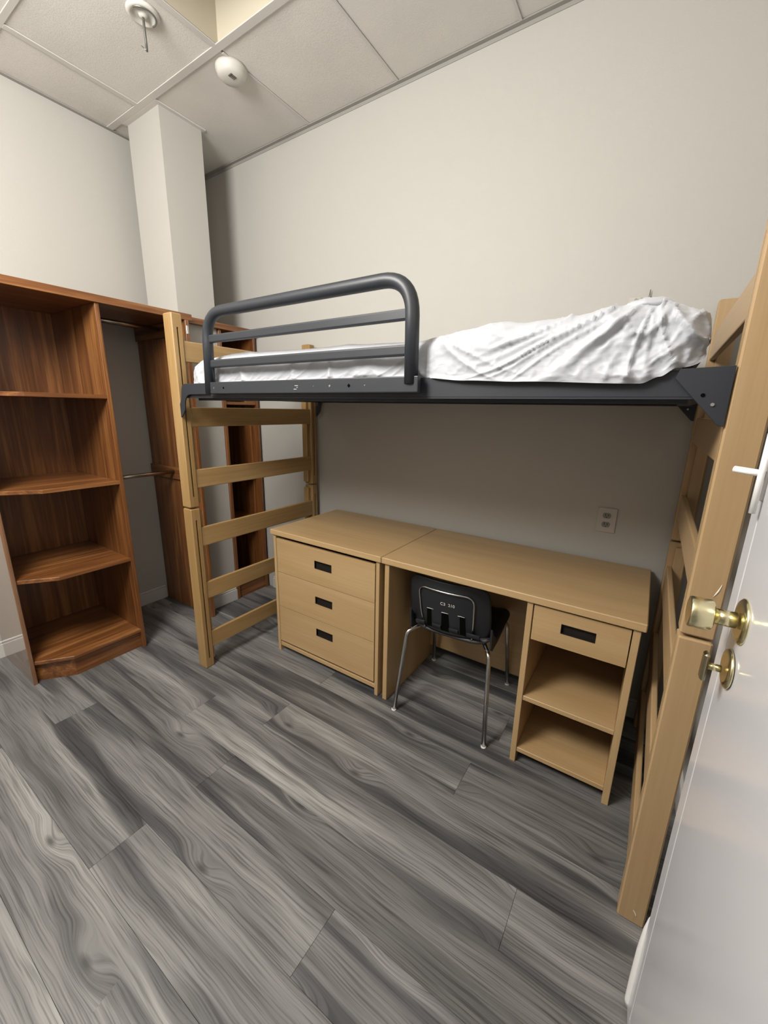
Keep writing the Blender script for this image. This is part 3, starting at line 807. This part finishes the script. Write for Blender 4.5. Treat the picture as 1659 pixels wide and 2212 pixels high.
for xx in (2.163, 2.183):
    bm = new(); tube(bm, [(xx, -.005, 1.872), (xx, -.016, 1.872)], .006, 10); obj('connector', bm, M['grey_metal'], PL2)
bm = new(); tube(bm, [(2.203, -.008, 1.84), (2.207, -.010, 1.878), (2.208, -.010, 1.905)], .0028, 6, taper=[1, 1, .4]); obj('cable_stub', bm, M['grey_metal'], PL2)

# ------------------------------------------------------------------ open door
TH = math.radians(3.0)
LX, LY = 2.467, -1.170                       # latch corner of the face towards the room
d_ = Vector((math.sin(TH), -math.cos(TH), 0)); n_in = Vector((math.cos(TH), math.sin(TH), 0))
def dw(s, t, z):       # s along the leaf from the latch, t depth away from the room face
    p = Vector((LX, LY, 0))+d_*s+n_in*t; return (p.x, p.y, z)
def dbox(bm, s0, s1, t0, t1, z0, z1, bev=0.0, seg=1):
    b0 = new(); box(b0, s0, s1, t0, t1, z0, z1, bev=bev, seg=seg)
    vm = {}
    for v in b0.verts: vm[v.index] = None
    b0.verts.index_update()
    mp = [bm.verts.new(dw(v.co.x, v.co.y, v.co.z)) for v in b0.verts]
    for f in b0.faces: bm.faces.new([mp[v.index] for v in f.verts])
    b0.free()
bm = new(); dbox(bm, 0, .85, 0.004, .036, .012, 2.03, bev=.0015)
DR = struct('door_1', bm, M['door'], label='glossy white door with brass knob standing open at the right edge')
lat = [(0, .040), (.81, .85)]
zr = [(.012, .05), (1.93, 2.03)]
bm = new()
for s0, s1 in lat: dbox(bm, s0, s1, .001, .004, .012, 2.03, bev=.001)
for z0, z1 in zr: dbox(bm, .0, .85, .0012, .004, z0, z1, bev=.001)
obj('door_frame_rails', bm, M['door'], DR)
for z0, z1 in ((.05, 1.93),):
    bm = new(); dbox(bm, .046, .804, .0005, .0045, z0+.006, z1-.006, bev=.0015, seg=2); obj('door_panel', bm, M['door'], DR)
# hardware
def dtube(s, z, t0, t1, r, n=24, prof=None):
    bm = new(); tube(bm, [dw(s, t, z) for t in ([t0, t1] if prof is None else [t0+(t1-t0)*a for a, _ in prof])], r, n, taper=None if prof is None else [k for _, k in prof]); return bm
ks, kz = .100, 1.110
KN = obj('door_knob', dtube(ks, kz, -.036, -.070, .0255, 32, [(0, .62), (.06, .9), (.15, 1), (.9, 1.0), (.97, .96), (1, .85)]), M['brass'], DR)
KN['label'] = 'polished brass cylindrical knob'
obj('rose', dtube(ks, kz, .001, -.006, .037, 32, [(0, 1), (.4, 1), (.8, .9), (1, .7)]), M['brass'], KN)
obj('neck', dtube(ks, kz, -.008, -.036, .013, 20), M['brass'], KN)
bm = new(); dbox(bm, ks-.0265, ks-.0245, -.066, -.058, kz-.012, kz+.002); obj('knob_slot', bm, M['grey_metal'], KN)
TT = obj('thumb_turn', dtube(ks-.005, kz-.088, -.001, -.007, .033, 28, [(0, 1), (.4, 1), (.8, .9), (1, .7)]), M['brass'], DR)
obj('neck', dtube(ks-.005, kz-.092, -.010, -.030, .006, 14), M['brass'], TT)
bm = new(); dbox(bm, ks-.013, ks+.006, -.036, -.028, kz-.118, kz-.068, bev=.003); obj('turn_plate', bm, M['brass_dark'], TT)
# white latch guard higher up on the edge
bm = new(); dbox(bm, -.004, .045, -.003, .004, 1.295, 1.392, bev=.0015); LG = obj('latch_guard', bm, M['white_plastic'], DR)
bm = new(); tube(bm, [dw(.05, -.010, 1.275), dw(.05, -.010, 1.40)], .0045, 10); obj('guard_bar', bm, M['white_plastic'], LG)
bm = new(); tube(bm, [dw(.045, -.006, 1.338), dw(.02, -.038, 1.340)], .0055, 10, taper=[1, 1]); obj('guard_peg', bm, M['white_plastic'], LG)
# rounded white strip at the foot of the latch edge
bm = new(); tube(bm, [dw(-.010, .006, z) for z in (.012, .03, .10, .20, .265, .30, .315)], .0125, 14, taper=[1, 1, 1.05, 1, .75, .4, .1]); 
o = obj('edge_strip', bm, M['white_plastic'], DR); o['label'] = 'rounded glossy strip at the foot of the latch edge'
